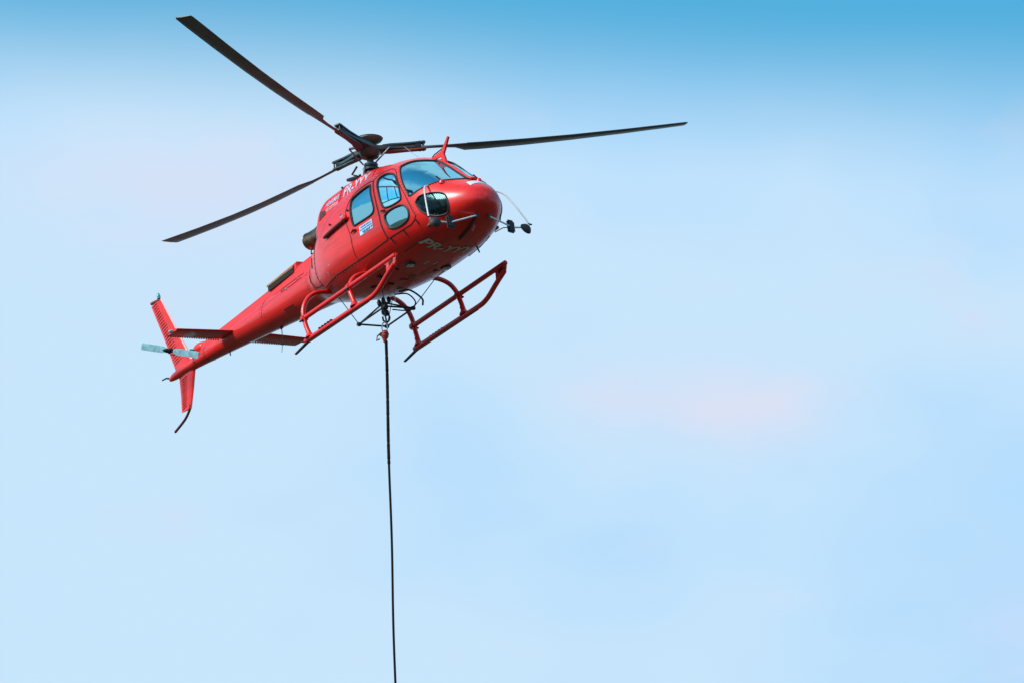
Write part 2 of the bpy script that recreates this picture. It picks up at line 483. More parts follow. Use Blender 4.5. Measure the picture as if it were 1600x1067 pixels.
def loft_grid(L, xs, ang, side, inset=0.0):
    X, A = np.meshgrid(xs, ang, indexing='ij')
    return X, A, (L.off(X, A, -inset, side) if inset else L.pt(X, A, side))
def mesh_from_mask(name, P, mask, side, mat, parent):
    nx, na = P.shape[:2]
    I, J = np.nonzero(mask)
    q = np.stack([I * na + J, (I + 1) * na + J, (I + 1) * na + J + 1, I * na + J + 1], 1)
    if side > 0: q = q[:, ::-1]
    used, inv = np.unique(q, return_inverse=True)
    return P.reshape(-1, 3)[used], inv.reshape(q.shape)
def build_loft(name, L, xs, ang, mat, parent, holes=(), keep=None, inset=0.0, flip=False):
    vs, fs, k = [], [], 0
    for side in (-1, 1):
        X, A, P = loft_grid(L, xs, ang, side, inset)
        xc = (X[:-1, :-1] + X[1:, 1:]) / 2; ac = (A[:-1, :-1] + A[1:, 1:]) / 2
        m = np.ones(xc.shape, bool)
        for h in holes: m &= ~in_poly(xc, ac, h)
        if keep is not None:
            m &= in_poly(xc, ac, keep[0])
            if side != keep[1]: continue
        v, f = mesh_from_mask(name, P, m, side, mat, parent)
        vs.append(v); fs.append(f + k); k += len(v)
    v = np.concatenate(vs); f = np.concatenate(fs)
    if flip: f = f[:, ::-1]
    o = link(name, v.tolist(), f.tolist(), mat, parent)
    bm = bmesh.new(); bm.from_mesh(o.data)
    bmesh.ops.remove_doubles(bm, verts=[w for w in bm.verts if abs(w.co.y) < 0.004], dist=0.0015)
    bm.to_mesh(o.data); bm.free()
    return o
XS = np.concatenate([np.linspace(-1.72, 2.95, 330), np.linspace(2.95, 3.25, 44)[1:] ])
XS[-1] = 3.249
ANG = arc_angles(200)
fuselage = build_loft('fuselage', FUS, XS, ANG, RED, HELI, holes=(P_FUP, P_FLO, P_REAR, P_WS, P_CHIN, P_FD, P_RD))
# nose tip cap closes the last ring
cap_ring = [FUS.pt(3.249, a, -1) for a in arc_angles(24)] + [FUS.pt(3.249, a, 1) for a in arc_angles(24)[::-1][1:-1]]
MB().add([(3.252, 0, 1.01)] + cap_ring, [(0, 1 + i, 1 + (i + 1) % len(cap_ring)) for i in range(len(cap_ring))]).build('nose_cap', RED, fuselage)
XL = np.linspace(-0.9, 3.1, 130)
liner = build_loft('cabin_liner', FUS, XL, arc_angles(90), LINER, HELI, holes=(P_FUP, P_FLO, P_REAR, P_WS, P_CHIN), inset=0.03, flip=True)

def surf_line(L, xa, side, d, closed=True):
    xa = np.asarray(xa)
    return L.off(xa[:, 0], xa[:, 1], d, side)
def densify(poly, step=0.03, closed=True):
    out = []
    m = len(poly)
    for i in range(m if closed else m - 1):
        p, q = poly[i], poly[(i + 1) % m]
        k = max(1, int(np.hypot(*(q - p)) / step))
        for t in range(k): out.append(p + (q - p) * t / k)
    if not closed: out.append(poly[-1])
    return np.array(out)
def pane(name, poly, side, mat, parent, d=-0.006, L=FUS):
    """glass sheet following the body's curvature inside an outline"""
    lo, hi = poly.min(0), poly.max(0)
    cen = poly.mean(0)
    rings = 7
    v, f = [], []
    m = len(poly)
    for r in range(rings + 1):
        t = r / rings
        xa = cen + (poly - cen) * max(t, 1e-4)
        v += list(L.off(xa[:, 0], xa[:, 1], d, side))
    for r in range(rings):
        for i in range(m):
            j = (i + 1) % m
            f.append((r * m + i, r * m + j, (r + 1) * m + j, (r + 1) * m + i))
    return link(name, v, f, mat, parent)
def gasket(name, poly, side, r, mat, parent, d=0.002, L=FUS):
    p = densify(poly)
    return MB().tube(surf_line(L, p, side, d), r, 6, closed=True).build(name, mat, parent)
def seam(name, pts, side, parent, r=0.007, closed=False, L=FUS, mat=None, d=0.001):
    p = densify(np.array(pts, float), 0.04, closed)
    return MB().tube(surf_line(L, p, side, d), r, 5, closed=closed).build(name, mat or SEAM, parent)

for side in (-1, 1):
    fd = build_loft('front_door', FUS, XS, ANG, RED, HELI, holes=(P_FUP, P_FLO), keep=(P_FD, side))
    fd['label'] = 'red front cabin door with two cyan windows'
    gasket('door_seam', P_FD, side, 0.008, SEAM, fd)
    pane('upper_window', P_FUP, side, GLASS, fd); gasket('window_seal', P_FUP, side, 0.019, BLACK, fd)
    pane('lower_window', P_FLO, side, GLASS, fd); gasket('window_seal', P_FLO, side, 0.019, BLACK, fd)
    # sliding ventilation pane: frame bars just behind the acrylic
    sl = MB()
    for A_, B_ in (((1.36, .505), (1.885, .44)), ((1.475, .20), (1.955, .245)), ((1.60, .475), (1.68, .225)), ((1.80, .45), (1.90, .24))):
        t = np.linspace(0, 1, 8)[:, None]
        xa = np.array(A_) * (1 - t) + np.array(B_) * t
        sl.tube(FUS.off(xa[:, 0], xa[:, 1], -0.02, side), 0.019, 6)
    sl.build('sliding_pane_frame', BLACKM, fd)
    h = MB(); hp = FUS.off(np.array([1.50, 1.56, 1.62]), np.array([.085, .09, .085]), 0.03, side)
    h.tube(hp, [0.012, 0.018, 0.012], 6); h.build('handle', BLACKM, fd)
    rd = build_loft('rear_door', FUS, XS, ANG, RED, HELI, holes=(P_REAR,), keep=(P_RD, side))
    rd['label'] = 'red sliding rear cabin door with one large window'
    gasket('door_seam', P_RD, side, 0.008, SEAM, rd)
    pane('window', P_REAR, side, GLASS, rd); gasket('window_seal', P_REAR, side, 0.019, BLACK, rd)
    h = MB(); hp = FUS.off(np.array([.60, .67, .74]), np.array([.02, .035, .03]), 0.028, side)
    h.tube(hp, [0.010, 0.022, 0.012], 6); h.build('handle', RED_DARK, rd)
    # placard under the rear window: pale plate with blue strokes
    if side < 0:
        xs_, zs_ = np.linspace(.82, 1.21, 7), np.linspace(1.18, 1.335, 5)
        v = [(x, -FUS.y_at(x, z) - 0.005, z) for x in xs_ for z in zs_]
        f = [(i * 5 + j, (i + 1) * 5 + j, (i + 1) * 5 + j + 1, i * 5 + j + 1) for i in range(6) for j in range(4)]
        pl = link('placard', v, f, STICK, rd)
        st = MB()
        for x0, x1, z in ((.86, 1.16, 1.305), (.845, 1.18, 1.262), (.90, 1.19, 1.222), (.93, 1.10, 1.197)):
            x = x0
            while x < x1:
                w = random.uniform(.018, .045)
                zz = z - 0.0
                y = -FUS.y_at(x + w / 2, zz) - 0.008
                st.plate([(x, y, zz - .010), (x + w, y, zz - .010), (x + w, y, zz + .010), (x, y, zz + .010)], 0.002)
                x += w + random.uniform(.008, .02)
        st.build('placard_print', INK, rd, False)
    ws = pane('windshield', P_WS, side, GLASS_W, HELI)
    ws['label'] = 'large cyan windshield pane on the %s half of the nose' % ('right' if side < 0 else 'left')
    gasket('windshield_seal', P_WS, side, 0.013, BLACK, ws)
    rv = MB()
    pl_ = densify(P_WS, 0.045)
    cen = P_WS.mean(0)
    for p in pl_[::1]:
        d = p - cen
        q = p + d / np.linalg.norm(d) * 0.03
        if q[1] > 1.50: continue
        c = FUS.off(q[0], q[1], 0.002, side)
        rv.lathe([(0.009, -0.003), (0.006, 0.004)], c, FUS.normal(q[0], q[1], side), 6)
    rv.build('rivets', BLACKM, ws)['kind'] = 'stuff'
    cw = pane('chin_window', P_CHIN, side, GLASS_D, HELI)
    gasket('window_seal', P_CHIN, side, 0.015, BLACK, cw)
    # door sill hinges
    for X_, a_ in ((2.233, -.30), (1.896, -.44), (1.547, -.47)):
        hg = MB(); hg.tube(FUS.off(np.array([X_ - .01, X_ + .01]), np.array([a_ + .03, a_ - .10]), 0.008, side), 0.016, 6)
        hg.build('hinge', BLACKM, fd)
    # sliding door rail with its carriage
    rl = MB()
    xr = np.linspace(-.30, .50, 14)
    yr = FUS.y_at(xr, np.full(14, 1.60)) + 0.035
    rl.tube(np.stack([xr, side * yr, 1.585 + 0.03 * (xr + .3)], 1), 0.028, 8)
    ra = rl.build('door_rail', RED_DARK, HELI)
    MB().box((.46, side * (FUS.y_at(.46, 1.62) + .045), 1.635), (.16, .05, .07), None, .015).build('rail_carriage', RED_PLAIN, ra)
    MB().box((.38, side * (FUS.y_at(.38, 1.68) + .03), 1.69), (.09, .04, .06), None, .012).build('rail_latch', STEEL, ra)
    for X_ in (.52, .30, -.12):
        MB().lathe([(.018, 0), (.018, .03), (.008, .04)], (X_, side * (FUS.y_at(X_, 1.74) - .005), 1.74), (0, side, .3), 8).build('rail_bolt', BLACKM, ra)
    # body seams: aft frame, baggage hatch, sill line
    seam('panel_seam', [(.56, -.483), (.1, -.50), (-.283, -.519), (-.70, -.60), (-.985, -.676)], side, fuselage, .009)
    seam('panel_seam', [(-.985, -.676), (-1.02, -.3), (-.98, .1), (-.93, .55), (-.88, .95)], side, fuselage, .006)
    seam('panel_seam', [(-1.50, -.75), (-1.53, -.3), (-1.53, .3), (-1.50, .8)], side, fuselage, .005)
    seam('hatch_seam', [(-.985, -.55), (-1.20, -.55), (-1.42, -.50), (-1.47, -.30)], side, fuselage, .011)
    for X_, a_, s1, s2 in ((-1.20, .16, .035, .10), (-1.56, -.10, .025, .07), (-.35, -.22, .018, .018), (-.50, -.42, .012, .045), (-.95, -.38, .015, .015)):
        c = FUS.off(X_, a_, 0.003, side); nn = Vector(FUS.normal(X_, a_, side))
        ov = MB()
        u = Vector((1, 0, 0)); u = (u - nn * u.dot(nn)).normalized(); w = nn.cross(u)
        ov.plate([Vector(c) + u * s1 * math.cos(t) + w * s2 * math.sin(t) for t in np.linspace(0, 2 * PI, 13)[:-1]], 0.006)
        ov.build('access_cover', DARK if s2 > .06 else STEEL, fuselage)

def fasteners(L, xa, side, parent, mat, step, r=.008, d=.002):
    m = MB()
    P = L.off(*densify(np.array(xa, float), .01, False).T, d, side)
    acc = 0; last = P[0]
    A = densify(np.array(xa, float), .01, False)
    for p, a in zip(P, A):
        acc += np.linalg.norm(p - last); last = p
        if acc >= step:
            acc = 0
            m.lathe([(r, -.003), (r * .8, .003)], p, L.normal(a[0], a[1], side), 6)
    o = m.build('fastener_row', mat, parent)
    o['kind'] = 'stuff'
for side in (-1, 1):
    fasteners(FUS, [(.56, -.525), (-.283, -.56), (-.95, -.70)], side, fuselage, STEEL, .11, .011)
    fasteners(FUS, [(-1.04, -.6), (-1.06, -.2), (-1.02, .1), (-.97, .9)], side, fuselage, RED_DARK, .08, .008)
    fasteners(FUS, [(2.15, -.52), (1.5, -.56), (.5, -.60)], side, fuselage, RED_DARK, .09, .008)
    fasteners(FUS, [(1.45, .95), (1.0, .80), (.6, .72), (.35, .55)], side, fuselage, RED_DARK, .07, .008)
    fasteners(FUS, [(2.30, -.22), (2.22, .02), (2.12, .22)], side, fuselage, RED_DARK, .05, .009)

# centre post over the windshield and nose sticker
MB().tube(FUS.off(np.linspace(2.02, 2.86, 16), np.full(16, PI / 2), -.005), 0.016, 8).build('windshield_post', RED, fuselage)
v = []; f = []
for i, y in enumerate(np.linspace(-.20, .25, 10)):
    for j in range(4):
        X_ = 2.985 + j * .035 + .02 * abs(y)
        zt, zb, hw, zc, n1, n2 = FUS.par(X_)
        z = zc + (zt - zc) * (1 - min(1, abs(y) / hw) ** n1) ** (1 / n1)
        v.append((X_, y, z + .006))
f = [(i * 4 + j, i * 4 + j + 1, (i + 1) * 4 + j + 1, (i + 1) * 4 + j) for i in range(9) for j in range(3)]
link('nose_sticker', v, f, STICK, fuselage)

# ------------------------------------------------------------------ lettering
def text_mesh(body, mapper, name, mat, parent, width, height, bold=0.03, shear=0.0, sub=0.05):
    cu = bpy.data.curves.new('lettering', 'FONT')
    cu.body = body; cu.offset = bold * 0.5; cu.shear = shear; cu.resolution_u = 2
    to = bpy.data.objects.new('lettering_tmp', cu)
    COL.objects.link(to)
    dg = bpy.context.evaluated_depsgraph_get(); dg.update()
    me = bpy.data.meshes.new_from_object(to.evaluated_get(dg))
    bpy.data.objects.remove(to); bpy.data.curves.remove(cu)
    bm = bmesh.new(); bm.from_mesh(me)
    bmesh.ops.remove_doubles(bm, verts=bm.verts[:], dist=1e-5)
    bmesh.ops.triangulate(bm, faces=bm.faces[:])
    xs = [q.co.x for q in bm.verts]; ys = [q.co.y for q in bm.verts]
    x0, x1, y0, y1 = min(xs), max(xs), min(ys), max(ys)
    for _ in range(2):
        es = [e for e in bm.edges if e.calc_length() * width / (x1 - x0) > sub]
        if es: bmesh.ops.subdivide_edges(bm, edges=es, cuts=1); bmesh.ops.triangulate(bm, faces=bm.faces[:])
    for q in bm.verts:
        q.co = Vector(mapper((q.co.x - x0) / (x1 - x0) * width, (q.co.y - y0) / (y1 - y0) * height))
    bm.to_mesh(me); bm.free()
    me.materials.clear(); me.materials.append(mat)
    o = bpy.data.objects.new(name, me); COL.objects.link(o); o.parent = parent
    return o
cowling = build_loft('engine_cowling', COWL, np.linspace(-1.33, 1.15, 130), arc_angles(90), RED, HELI)
cap_b = [COWL.pt(-1.33, a, -1) for a in arc_angles(20)] + [COWL.pt(-1.33, a, 1) for a in arc_angles(20)[::-1][1:-1]]
MB().add([(-1.345, 0, 1.85)] + cap_b, [(0, 1 + i, 1 + (i + 1) % len(cap_b)) for i in range(len(cap_b))]).build('rear_panel', RED, cowling)
def cow_map(X0, z0, side=-1):
    if side < 0: return lambda x, y: (X0 + x, -COWL.y_at(X0 + x, z0 + y) - .006, z0 + y)
    return lambda x, y: (X0 - x, COWL.y_at(X0 - x, z0 + y) + .006, z0 + y)
text_mesh('PR-YYY', cow_map(-.27, 2.315), 'registration_lettering', DECAL, cowling, .70, .19, 0.03)
text_mesh('PR-YYY', cow_map(.45, 2.315, 1), 'registration_lettering', DECAL, cowling, .70, .19, 0.03)
text_mesh('HENRIMAR', cow_map(-.86, 2.36), 'operator_lettering', DECAL, cowling, .44, .085, 0.03)
text_mesh('HELICOPTEROS', cow_map(-.85, 2.27), 'operator_lettering', DECAL_P, cowling, .40, .06, 0.02)
text_mesh('HENRIMAR', cow_map(-.40, 2.36, 1), 'operator_lettering', DECAL, cowling, .44, .085, 0.03)
text_mesh('PR-YYY', lambda x, y: (1.95 + y, -.60 + x, FUS.zbot(1.95 + y, -.60 + x) - .010), 'registration_lettering', DECAL_G, fuselage, .98, .23, 0.06, 0.30, 0.06)
for side in (-1, 1):
    seam('panel_seam', [(-.385, .05), (-.385, .5), (-.385, .9), (-.385, 1.4)], side, cowling, .006, L=COWL)
    seam('panel_seam', [(.53, .05), (.53, .5), (.53, .9), (.53, 1.5)], side, cowling, .006, L=COWL)
    # oil cooler outlet, dark brown
    vent = MB()
    pts = [(-1.07, 2.20), (-.86, 2.24), (-.85, 2.31), (-1.05, 2.36)]
    vent.plate([(x, side * (COWL.y_at(x, z) + .006), z) for x, z in pts], .008)
    vent.build('outlet_grille', RED_DARK, cowling)
for X_ in (-.62, -.05):
    MB().lathe([(.02, 0), (.02, .05), (.008, .055)], (X_, -.18, 2.60), (0, -.2, 1), 8).build('cowling_latch', BLACKM, cowling)

# exhaust
ex = MB()
ax = Vector((-1, 0, .05)).normalized()
pr = []
ex.lathe([(.14, -.05), (.145, .30), (.165, .32), (.168, .40), (.155, .44), (.148, .55), (.145, .80), (.155, .82), (.149, .83), (.135, .82), (.12, .50), (.11, .45)], (-1.26, 0, 2.22), ax, 28)
exo = ex.build('exhaust_pipe', EXH, HELI)
MB().tube([(-1.50, -.10, 1.95), (-1.95, -.10, 1.98), (-1.98, -.06, 2.12)], .011, 6).build('exhaust_bracket', BLACKM, exo)
MB().tube([(-1.50, .10, 1.95), (-1.95, .10, 1.98), (-1.98, .06, 2.12)], .011, 6).build('exhaust_bracket', BLACKM, exo)

# ------------------------------------------------------------------ tail boom
boom = build_loft('tail_boom', BOOM, np.linspace(-6.87, -1.65, 150), arc_angles(60), RED, HELI)
e_ = [BOOM.pt(-6.87, a, -1) for a in arc_angles(10)] + [BOOM.pt(-6.87, a, 1) for a in arc_angles(10)[::-1][1:-1]]
MB().add([(-6.885, 0, 1.615)] + e_, [(0, 1 + i, 1 + (i + 1) % len(e_)) for i in range(len(e_))]).build('tail_cap', RED, boom)
cv, cf = [], []
xs_ = np.linspace(-5.75, -1.45, 50)
for X_ in xs_:
    top = np.interp(X_, [-5.75, -5.2, -3.4, -2.4, -1.45], [1.82, 1.845, 1.90, 1.955, 1.99])
    w = np.interp(X_, [-5.75, -1.45], [.085, .15]); b_ = 1.55
    ring = [(-w, b_), (-w, top - .07), (-w * .9, top - .03), (-w * .55, top - .005), (0, top), (w * .55, top - .005), (w * .9, top - .03), (w, top - .07), (w, b_)]
    cv += [(X_, y, z) for y, z in ring]
for i in range(len(xs_) - 1):
    for k in range(8): cf.append((i * 9 + k, (i + 1) * 9 + k, (i + 1) * 9 + k + 1, i * 9 + k + 1))
cf.append(tuple(range(9))); cf.append(tuple((len(xs_) - 1) * 9 + k for k in range(8, -1, -1)))
cover = MB().add(cv, cf).build('driveshaft_cover', RED, boom)
for X_ in (-2.2, -3.45, -4.4, -5.3):
    top = np.interp(X_, [-5.75, -5.2, -3.4, -2.4, -1.45], [1.82, 1.845, 1.90, 1.955, 1.99]); w = np.interp(X_, [-5.75, -1.45], [.085, .15])
    MB().tube([(X_, -w - .003, 1.70), (X_, -w - .003, top - .07), (X_, -w * .9, top - .028), (X_, 0, top + .002), (X_, w * .9, top - .028), (X_, w + .003, 1.70)], .006, 5).build('cover_seam', SEAM, cover) if False else None
# cooling duct on the cover; near-black side plates paint the shade of its openings
du = MB()
du.box((-2.86, 0, 1.925), (.98, .27, .14), Matrix.Rotation(-.055, 3, 'Y'), .02)
duct = du.build('cooling_duct', RED, boom)
for side in (-1, 1):
    MB().plate([(-3.32, side * .143, 1.835), (-2.50, side * .143, 1.865), (-2.46, side * .143, 1.955), (-3.30, side * .143, 1.925)], .012).build('duct_shade_plate', DARK, duct)
    MB().plate([(-3.34, side * .148, 1.915), (-2.48, side * .148, 1.945), (-2.46, side * .148, 1.975), (-3.33, side * .148, 1.945)], .012).build('duct_lip', TAN, duct)
    sm = lambda pts, r: seam('boom_seam', pts, side, boom, r, L=BOOM)
    sm([(-3.42, .95), (-3.40, .5), (-3.42, 0), (-3.45, -.3)], .0035)
    sm([(-2.75, .62), (-2.45, .66), (-1.95, .60)], .006)
    sm([(-2.75, .62), (-2.72, .42), (-2.3, .38), (-2.0, .42)], .006)
    sm([(-5.55, .9), (-5.55, 0), (-5.55, -1.4)], .0035)
    for X_, a_ in ((-2.15, .52), (-2.52, .36)):
        MB().lathe([(.022, 0), (.018, .014), (.005, .016)], BOOM.off(X_, a_, 0, side), BOOM.normal(X_, a_, side), 10).build('boom_fastener', STEEL, boom)
    c = [BOOM.off(X_, a_, .003, side) for X_, a_ in ((-2.75, -.55), (-2.42, -.55), (-2.42, -.80), (-2.75, -.80))]
    MB().plate(c, .004).build('boom_access_panel', simple('worn_red_panel', (.26, .012, .012), .5), boom)
for side in (-1, 1):
    for Xf in (-1.80, -3.36, -3.48, -5.5, -5.6):
        fasteners(BOOM, [(Xf, .95), (Xf, -1.4)], side, boom, RED_DARK, .06, .007)
    fasteners(BOOM, [(-1.9, 1.12), (-3.5, 1.10), (-5.5, 1.02)], side, boom, RED_DARK, .12, .009)
    fasteners(COWL, [(-.345, .1), (-.345, 1.3)], side, cowling, RED_DARK, .06, .008)
    fasteners(COWL, [(-.425, .1), (-.425, 1.3)], side, cowling, RED_DARK, .06, .008)
MB().tube([(-3.3, 0, 1.20), (-3.32, .0, .98), (-3.40, .0, .80)], [.008, .006, .004], 6).build('whip_antenna', BLACKM, boom)
MB().box((-3.3, 0, 1.20), (.07, .03, .05), None, .008).build('antenna_base', BLACKM, boom)
MB().tube([(-4.95, 0, 1.42), (-4.95, 0, 1.33)], .010, 6).build('drain_tube', BLACKM, boom)
MB().tube([(-6.86, 0, 1.63), (-7.0, 0, 1.69), (-7.13, 0, 1.70)], [.02, .014, .012], 8).build('tail_bumper', BLACKM, boom)

# airfoil surface between root and tip chords
def airfoil_pts(le, te, thick, nrm, k=9):
    le, te, nrm = Vector(le), Vector(te), Vector(nrm)
    ch = te - le; up, lo = [], []
    for i in range(k + 1):
        x = 0.5 * (1 - math.cos(PI * i / k))
        y = 5 * thick * (.2969 * math.sqrt(x) - .126 * x - .3516 * x * x + .2843 * x ** 3 - .1036 * x ** 4)
        up.append(le + ch * x + nrm * y * ch.length); lo.append(le + ch * x - nrm * y * ch.length)
    return up + lo[-2:0:-1]
def wing(secs, name, mat, parent):
    R_ = [airfoil_pts(*s) for s in secs]
    k = len(R_[0]); v = [p for r in R_ for p in r]; f = []
    for i in range(len(R_) - 1):
        for j in range(k): f.append((i * k + j, i * k + (j + 1) % k, (i + 1) * k + (j + 1) % k, (i + 1) * k + j))
    f.append(tuple(range(k - 1, -1, -1))); f.append(tuple((len(R_) - 1) * k + j for j in range(k)))
    return MB().add(v, f).build(name, mat, parent)
Yv = (0, 1, 0)
fin = wing([((-6.08, 0, 1.66), (-6.68, 0, 1.70), .13, Yv), ((-6.45, 0, 2.35), (-6.90, 0, 2.37), .12, Yv), ((-6.82, 0, 3.04), (-7.15, 0, 3.02), .11, Yv)], 'upper_fin', RED, HELI)
fin['label'] = 'swept red upper tail fin with ribbed trailing half'
MB().box((-7.0, 0, 3.055), (.30, .05, .05), Matrix.Rotation(.1, 3, 'Y'), .015).build('fin_cap', simple('fin_cap_brown', (.20, .035, .02), .5), fin)
MB().lathe([(.03, 0), (.032, .05), (.02, .09), (.005, .10)], (-6.88, 0, 3.07), (0, 0, 1), 12).build('beacon_light', simple('beacon_teal_lens', (.05, .30, .32), .15, coat=1), fin)
rb = MB()
for k in range(24):
    t = k / 23
    z = 1.80 + t * 1.18
    te = np.interp(z, [1.70, 2.37, 3.02], [-6.68, -6.90, -7.15]); le = np.interp(z, [1.66, 2.35, 3.04], [-6.08, -6.45, -6.82])
    ch = le - te
    for side in (-1, 1):
        rb.tube([(te + .045, side * .006, z - .002), (te + ch * .30, side * ch * .046, z + .012), (te + ch * .58, side * ch * .064, z + .026)], [.006, .009, .005], 5)
rb.build('stiffening_ribs', RED, fin)
lf = wing([((-6.05, 0, 1.56), (-6.60, 0, 1.56), .12, Yv), ((-6.20, 0, 1.22), (-6.63, 0, 1.22), .12, Yv), ((-6.35, 0, .92), (-6.675, 0, .945), .11, Yv)], 'lower_fin', RED, HELI)
lf['label'] = 'short red lower tail fin below the boom'
rb = MB()
for k in range(12):
    t = k / 11; z = .98 + t * .48
    te = np.interp(z, [.945, 1.22, 1.56], [-6.675, -6.63, -6.60]); le = np.interp(z, [.92, 1.22, 1.56], [-6.35, -6.20, -6.05]); ch = le - te
    for side in (-1, 1):
        rb.tube([(te + .045, side * .006, z - .002), (te + ch * .30, side * ch * .046, z + .01), (te + ch * .58, side * ch * .064, z + .022)], [.006, .009, .005], 5)
rb.build('stiffening_ribs', RED, lf)
MB().tube(smooth_curve([(-6.36, 0, .98), (-6.44, 0, .90), (-6.62, 0, .80), (-6.96, 0, .71)], 4), .022, 8).build('tail_skid', RED_DARK, lf)

for side in (-1, 1):
    st = wing([((-4.44, 0, 1.575), (-4.86, 0, 1.575), .11, (0, 0, 1)), ((-4.50, side * 1.265, 1.555), (-4.88, side * 1.265, 1.555), .10, (0, 0, 1))], 'stabilizer', RED, HELI)
    st['label'] = 'red horizontal stabilizer on the %s of the tail boom' % ('right' if side < 0 else 'left')
    tb = MB()
    for k in range(22):
        y = side * (.25 + k * .046)
        tb.box((-4.875, y, 1.560), (.018, .022, .016))
    tb.build('trailing_tabs', RED_DARK, st)
    MB().lathe([(.03, 0), (.034, .03), (.022, .07), (.004, .08)], (-4.66, side * 1.265, 1.558), (0, side, 0), 12).build('position_light', LENS, st)

# tail gearbox, tail rotor (right side)
tg = MB()
tg.lathe([(.05, -.06), (.10, 0), (.11, .12), (.09, .22), (.05, .30)], (-5.70, 0, 1.76), (-1, 0, .12), 16)
tg.build('gearbox_fairing', RED, boom)
tro = MB()
tro.tube([(-5.90, -.06, 1.735), (-5.90, -.16, 1.735)], .055, 14)
tro.tube([(-5.90, -.15, 1.735), (-5.90, -.56, 1.735)], .030, 12)
trh = tro.build('tail_rotor', TEALM, HELI)
trh['label'] = 'two bladed tail rotor on a teal grey shaft'
MB().box((-5.90, -.56, 1.735), (.13, .07, .08), None, .02).build('tail_rotor_hub', BLACKM, trh)
MB().lathe([(.035, 0), (.04, .05), (.02, .10), (.004, .13)], (-5.90, -.58, 1.735), (0, -1, 0), 12).build('spinner', BLACKM, trh)
TRB = simple('tail_blade_blue_grey', (0.15, 0.32, 0.37), .4, var=.35)
td = Vector((-.90, 0, .42)).normalized()
tn = Vector((0, 1, 0)).cross(td)
for sgn in (1, -1):
    s_b = []
    for r_ in (.10, .25, .55, .93):
        c = Vector((-5.90, -.56, 1.735)) + td * sgn * r_
        hc = .035 if r_ < .2 else .058
        tw = Matrix.Rotation(.15, 3, td)
        d = tw @ tn
        s_b.append((c + d * hc, c - d * hc, .12, tw @ Vector((0, 1, 0))))
    wing(s_b, 'tail_blade', TRB, trh)
rods = MB()
for a in range(2):
    rods.tube([(-5.86 + a * -.08, -.36, 1.70), (-5.86 - a * .08, -.54, 1.68)], .009, 6)
rods.build('pitch_change_links', GREYM, trh)

# ------------------------------------------------------------------ main rotor
HUB = Vector((.03, .02, 3.06))
RAX = Vector((.04, .075, 1)).normalized()
ms = MB()
ms.lathe([(.15, -.03), (.13, .04), (.10, .10), (.07, .20), (.055, .28), (.052, .48)], (.0, 0, 2.585), (HUB - Vector((0, 0, 2.585))), 22)
mast = ms.build('rotor_mast', BLACKM, HELI)
MB().lathe([(.06, -.025), (.11, -.025), (.12, 0), (.11, .025), (.06, .03)], (.015, .012, 2.80), RAX, 24).build('swashplate', TEALM, mast)
MB().lathe([(.06, -.02), (.14, -.02), (.14, .02), (.06, .02)], (.01, .01, 2.725), RAX, 24).build('fixed_swashplate', BLACKM, mast)
for a in (.6, 2.7, 4.8):
    ca, sa = math.cos(a), math.sin(a)
    MB().tube([(.12 * ca, .12 * sa, 2.73), (.17 * ca, .17 * sa, 2.62), (.19 * ca, .19 * sa, 2.50)], .018, 8).build('servo_actuator', GREYM, mast)
sc_ = MB(); sc_.tube([(-.08, -.20, 2.80), (-.20, -.24, 2.70), (-.10, -.22, 2.64)], .018, 6)
sc_.build('scissor_link', BLACKM, mast)
MB().box((-.16, -.24, 2.615), (.34, .10, .05), Matrix.Rotation(.2, 3, 'Y'), .012).build('actuator_bracket', BLACKM, mast)

hb = MB()
hb.lathe([(.06, -.16), (.14, -.13), (.19, -.04), (.20, .03), (.15, .06), (.06, .07)], HUB, RAX, 24)
hub = hb.build('rotor_hub', ARMM, HELI)
# bowl shaped vibration absorber above the hub
cap_c = HUB + RAX * .09
MB().lathe([(.05, 0), (.10, .02), (.205, .065), (.225, .09), (.222, .105), (.12, .10), (.03, .09)], cap_c, RAX, 32).build('vibration_absorber', simple('absorber_bronze', (.15, .15, .12), .45, .3), hub)
MB().lathe([(.222, .098), (.232, .106), (.222, .116)], cap_c, RAX, 32).build('absorber_rim', BLACKM, hub)

